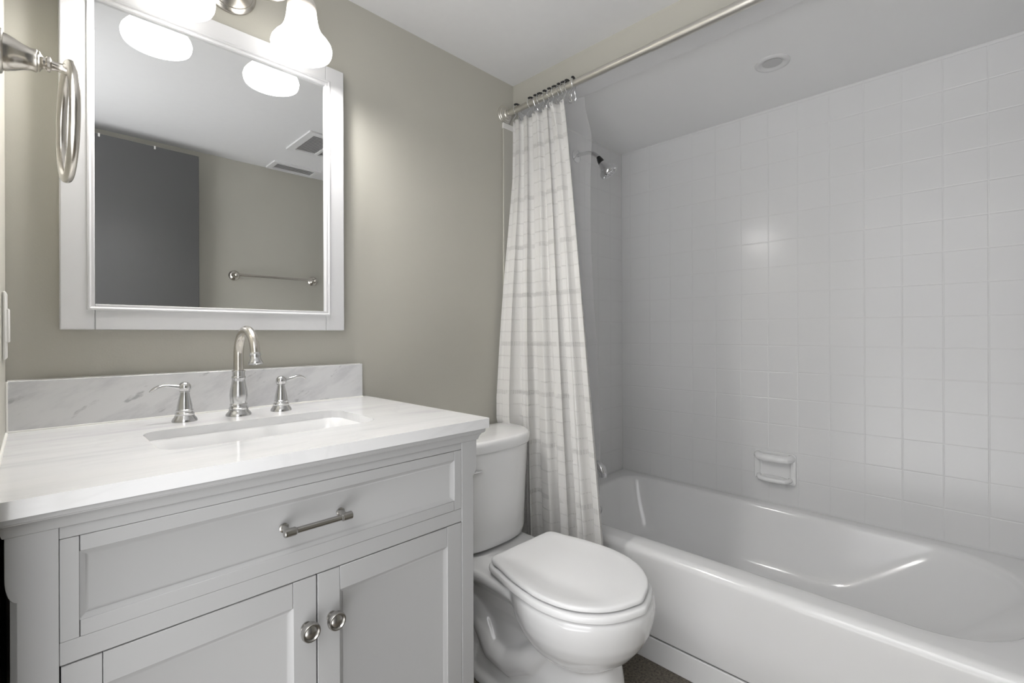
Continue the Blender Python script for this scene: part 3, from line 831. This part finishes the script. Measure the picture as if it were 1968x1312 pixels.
# rounded tray lip along the bottom and the grab bar across the top
P = [(RX - .006, sy0 + .020, sz0 + .022), (RX - .026, sy0 + .022, sz0 + .020), (RX - .040, sy0 + .034, sz0 + .019), (RX - .044, sy0 + .055, sz0 + .018), (RX - .044, sy1 - .055, sz0 + .018), (RX - .040, sy1 - .034, sz0 + .019), (RX - .026, sy1 - .022, sz0 + .020), (RX - .006, sy1 - .020, sz0 + .022)]
bm = T(P, .0095, n=14)
ball(bm, (RX - .018, (sy0 + sy1) / 2, sz0 + .020), .06, (.42, 1.0, .16), n=24)
obj('tray', bm, 'porcelain', sd)
P = [(RX - .004, sy0 + .018, sz1 - .020), (RX - .022, sy0 + .020, sz1 - .020), (RX - .036, sy0 + .030, sz1 - .021), (RX - .041, sy0 + .050, sz1 - .022), (RX - .041, sy1 - .050, sz1 - .022), (RX - .036, sy1 - .030, sz1 - .021), (RX - .022, sy1 - .020, sz1 - .020), (RX - .004, sy1 - .018, sz1 - .020)]
obj('grab_bar', T(P, .0165, n=18), 'porcelain', sd)
settle(sd)

# ================================================================== RECESSED LIGHT, VENTS, TOWEL BAR
rl = thing('recessed_light', 'round white recessed ceiling light above the tub', 'light', (1.84, .525, AZ))
obj('trim_ring', L((1.84, .525, AZ + .0005), (0, 0, -1), [(0, .056), (.003, .0555), (.006, .0520), (.0075, .047), (.0055, .040), (.001, .034), (.0004, .030)], n=56, cap0=False, cap1=False), 'vent', rl)
obj('lens', L((1.84, .525, AZ), (0, 0, -1), [(0, .031), (.0012, .031), (.0016, .001)], n=40), 'lens', rl)
settle(rl)

def vent(name, label, cat, x0, x1, y0, y1, nsl, along, fr, panels=1, tilt=35):
    t = thing(name, label, cat, ((x0 + x1) / 2, (y0 + y1) / 2, CZ))
    bm = bmesh.new()
    wd = (x1 - x0 - 2 * fr - (panels - 1) * .016) / panels
    rects = [rr(x0 + fr + k * (wd + .016), x0 + fr + k * (wd + .016) + wd, y0 + fr, y1 - fr, .002, k=2, e=1) for k in range(panels)]
    obj('frame', fillplate(rr(x0, x1, y0, y1, .006, k=4, e=1), rects, CZ - .009, CZ - .0002), 'vent', t, bevel=.003, seg=2)
    obj('backing', B(x0 + fr * .8, x1 - fr * .8, y0 + fr * .8, y1 - fr * .8, CZ - .0015, CZ - .0003), 'void', t, smooth=False)
    for k in range(panels):
        a0 = x0 + fr + k * (wd + .016); a1 = a0 + wd; b0, b1 = y0 + fr, y1 - fr
        for i in range(nsl):
            c = lerp(b0, b1, (i + .5) / nsl); w = (b1 - b0) / nsl * (.42 if nsl > 8 else .33)
            bm = bmesh.new(); q = math.radians(tilt)
            v = [bm.verts.new(p) for p in ((a0, c - w, CZ - .003), (a1, c - w, CZ - .003), (a1, c + w, CZ - .003 - 2 * w * math.tan(q) * .35), (a0, c + w, CZ - .003 - 2 * w * math.tan(q) * .35))]
            v2 = [bm.verts.new(p.co + Vector((0, 0, -.0012))) for p in v]
            bm.faces.new(v); bm.faces.new(list(reversed(v2)))
            for j in range(4): bm.faces.new((v[j], v2[j], v2[(j + 1) % 4], v[(j + 1) % 4]))
            obj('slat', bm, 'vent', t, smooth=False)
    settle(t)
vent('exhaust_fan', 'larger square ceiling fan grille reflected near mirror corner', 'vent', .975, 1.275, 2.70 - 2.695, 2.70 - 2.375, 14, 0, .035, panels=2)
vent('air_register', 'narrow white ceiling air register near the opposite wall, reflected in mirror', 'vent', .995, 1.275, 2.70 - 3.075, 2.70 - 2.925, 5, 0, .028, panels=1, tilt=30)

tb = thing('towel_bar', 'brushed nickel towel bar on the opposite wall, reflected in mirror', 'towel bar', (1.05, FY, H + .346))
for px in (.828, 1.283):
    obj('bar_post', L((px, FY, H + .346), (0, 1, 0), [(0, .0290), (.004, .0295), (.007, .027), (.010, .0235), (.012, .0230), (.016, .017), (.022, .0115), (.032, .0095), (.042, .0100), (.048, .0125), (.056, .0130), (.061, .010), (.064, .0045)], n=36), 'nickel', tb)
obj('bar', T([(.815, FY + .052, H + .346), (1.296, FY + .052, H + .346)], .0072, n=20), 'nickel', tb)
settle(tb)

# ================================================================== TOILET
cx = 1.080
toi = thing('toilet', 'white two-piece toilet with closed lid between vanity and bathtub', 'toilet', (cx, 1.0, 0))
def egg(hw, yf, yb, n=48, pb=2.0, pf=2.0, ym=None):
    ym = ym if ym is not None else yf + (yb - yf) * .52
    out = []
    for i in range(n):
        a = 2 * PI * i / n; c, s = math.cos(a), math.sin(a)
        p = pf if s < 0 else pb
        x = cx + hw * math.copysign(abs(c) ** (2 / p), c)
        y = ym + ((ym - yf) if s < 0 else (yb - ym)) * math.copysign(abs(s) ** (2 / p), s)
        out.append((x, y))
    return out
bm = bmesh.new()
BW = [(.3845, .172, .611, 1.010), (.3825, .180, .603, 1.012), (.376, .186, .598, 1.015), (.360, .1875, .597, 1.015), (.335, .1855, .600, 1.010), (.305, .179, .607, 1.00), (.275, .166, .622, .985), (.245, .146, .645, .965), (.220, .122, .675, .945), (.200, .095, .710, .93)]
loft(bm, [z3(egg(h, f, b, ym=.80), z) for z, h, f, b in BW], cap0=True, cap1=True)
# pedestal
PD = [(.30, .080, .715, 1.10), (.22, .084, .690, 1.13), (.15, .086, .678, 1.15), (.08, .090, .672, 1.17), (.035, .096, .668, 1.19), (.022, .110, .660, 1.20), (.0, .113, .655, 1.205)]
loft(bm, [z3(egg(h, f, b, pb=5, pf=3.0), z) for z, h, f, b in PD], cap0=True, cap1=True)
# deck under the tank, and the underside sweeping down to the pedestal
def rl_(x0, x1, y0, y1, r, z): return z3(rr(x0, x1, y0, y1, r, k=6, e=2), z)
loft(bm, [rl_(cx - .150, cx + .155, .93, 1.325, .03, .376), rl_(cx - .155, cx + .160, .925, 1.328, .035, .370), rl_(cx - .155, cx + .160, .925, 1.328, .035, .356), rl_(cx - .150, cx + .150, .90, 1.31, .035, .345), rl_(cx - .118, cx + .118, .88, 1.26, .04, .310), rl_(cx - .090, cx + .090, .86, 1.20, .04, .255), rl_(cx - .080, cx + .080, .86, 1.16, .04, .20)], cap0=True, cap1=True)
# trapway bulges on both flanks
for s in (-1, 1):
    P = [(cx + s * .060, .86, .225), (cx + s * .068, .93, .150), (cx + s * .070, 1.00, .110), (cx + s * .070, 1.07, .120), (cx + s * .068, 1.12, .185), (cx + s * .064, 1.155, .235), (cx + s * .060, 1.185, .200), (cx + s * .060, 1.195, .11), (cx + s * .060, 1.195, .03)]
    tube(bm, P, [.040, .044, .046, .047, .047, .045, .043, .040, .040], n=18)
bowl = obj('bowl', bm, 'porcelain', toi, angle=180)
md = bowl.modifiers.new('merge', 'REMESH'); md.mode = 'VOXEL'; md.voxel_size = .004; md.use_smooth_shade = True
md = bowl.modifiers.new('soften', 'SMOOTH'); md.factor = .6; md.iterations = 18
# seat, lid
LB = [(.605, 0), (.6123, .030), (.626, .068), (.650, .1065), (.690, .1425), (.735, .1650), (.785, .1755), (.830, .1765), (.910, .1670), (.980, .1500), (1.005, .1455), (1.024, .1400), (1.036, .1310), (1.040, .1200)]
def lidloop(g, z, back=1.040):
    half = []
    for i in range(len(LB) - 1):
        p0, p1, p2, p3 = (LB[max(0, i - 1)] if i else (LB[1][0], -LB[1][1])), LB[i], LB[i + 1], LB[min(len(LB) - 1, i + 2)]
        for k in range(4):
            t = k / 4
            q = [.5 * (2 * p1[j] + (p2[j] - p0[j]) * t + (2 * p0[j] - 5 * p1[j] + 4 * p2[j] - p3[j]) * t * t + (3 * p1[j] - p0[j] - 3 * p2[j] + p3[j]) * t ** 3) for j in (0, 1)]
            half.append(q)
    half.append(list(LB[-1])); out = []
    def place(y, w):
        d = Vector((w, y - .83)); y2 = y - .83
        k = 1 + g / .19
        yy = .83 + y2 * k
        if y > .98: yy -= (1.040 - back) * (y - .98) / .06
        return (cx - .002 + w * k + .045 * (yy - .80), yy, z)
    for y, w in half: out.append(place(y, w))
    for f in (.7, .35, 0, -.35, -.7): out.append(place(1.040, LB[-1][1] * f))
    for y, w in reversed(half[1:]): out.append(place(y, -w))
    return out
def closed_slab(loops): 
    bm = bmesh.new(); loft(bm, loops, cap0=True, cap1=True); return bm
obj('seat', closed_slab([lidloop(-.030, .3840, 1.035), lidloop(-.022, .3880, 1.035), lidloop(.006, .3884, 1.035), lidloop(.0085, .3895, 1.035), lidloop(.0090, .394, 1.035), lidloop(.0082, .4010, 1.035), lidloop(.0060, .4038, 1.035), lidloop(-.001, .4058, 1.035), lidloop(-.008, .4060, 1.035), lidloop(-.014, .4035, 1.03), lidloop(-.04, .4035, 1.03), lidloop(-.045, .4075, 1.03)]), 'seat', toi, angle=50)
obj('lid', closed_slab([lidloop(-.040, .4070), lidloop(-.038, .4070), lidloop(-.036, .4106), lidloop(-.0010, .4112), lidloop(0, .4127), lidloop(0, .4180), lidloop(-.0015, .4208), lidloop(-.0045, .4225), lidloop(-.010, .4232), lidloop(-.030, .4235), lidloop(-.033, .4229), lidloop(-.10, .4232)]), 'seat', toi, angle=50)
bm = bmesh.new()
bm.free()
for s in (-1, 1): obj('hinge', L((cx + s * .072 - .018, 1.045, .402), (1, 0, 0), [(0, .009), (.001, .0105), (.035, .0105), (.036, .009)], n=20), 'seat', toi)
# tank
def tk(hw, yf, yb, z, nf=2.7, rb=.045, bow=None):
    out = []; ym = yb - rb; n = 80
    for i in range(n):
        a = 2 * PI * i / n; c_, s_ = math.cos(a), math.sin(a)
        if s_ < 0: x = hw * math.copysign(abs(c_) ** (2 / nf), c_); y = ym + (ym - yf) * -abs(s_) ** (2 / nf)
        else: x = hw * math.copysign(abs(c_) ** (2 / 5), c_); y = ym + rb * abs(s_) ** (2 / 5)
        out.append((cx + .008 + x, y, z))
    return out
bm = bmesh.new()
loft(bm, [tk(.150, 1.170, 1.325, .380), tk(.178, 1.142, 1.332, .383), tk(.187, 1.132, 1.336, .391), tk(.191, 1.129, 1.338, .41), tk(.200, 1.128, 1.340, .55), tk(.208, 1.126, 1.341, .66), tk(.211, 1.125, 1.341, .700)], cap0=True, cap1=True)
obj('tank', bm, 'porcelain', toi, angle=50)
bm = bmesh.new()
loft(bm, [tk(.211, 1.124, 1.341, .7005), tk(.217, 1.119, 1.345, .7015), tk(.2195, 1.1165, 1.346, .706), tk(.2205, 1.1155, 1.346, .725), tk(.2190, 1.117, 1.345, .733), tk(.214, 1.122, 1.342, .7385), tk(.206, 1.130, 1.336, .7400), tk(.12, 1.19, 1.31, .7405)], cap0=True, cap1=True)
obj('tank_lid', bm, 'porcelain', toi, angle=50)
bm = L((.935, 1.146, .655), (0, -1, 0), [(0, .014), (.006, .013), (.010, .009), (.016, .008)], n=20)
tube(bm, [(.935, 1.133, .655), (.96, 1.130, .652), (1.0, 1.128, .648)], [.006, .0055, .004], n=12)
obj('flush_lever', bm, 'chrome', toi)
bm = bmesh.new()
bm.free()
for s in (-1, 1): obj('bolt_cap', ball(bmesh.new(), (cx + s * .118, .98, .012), .013, (1, 1, 1), n=14), 'seat', toi)
settle(toi)
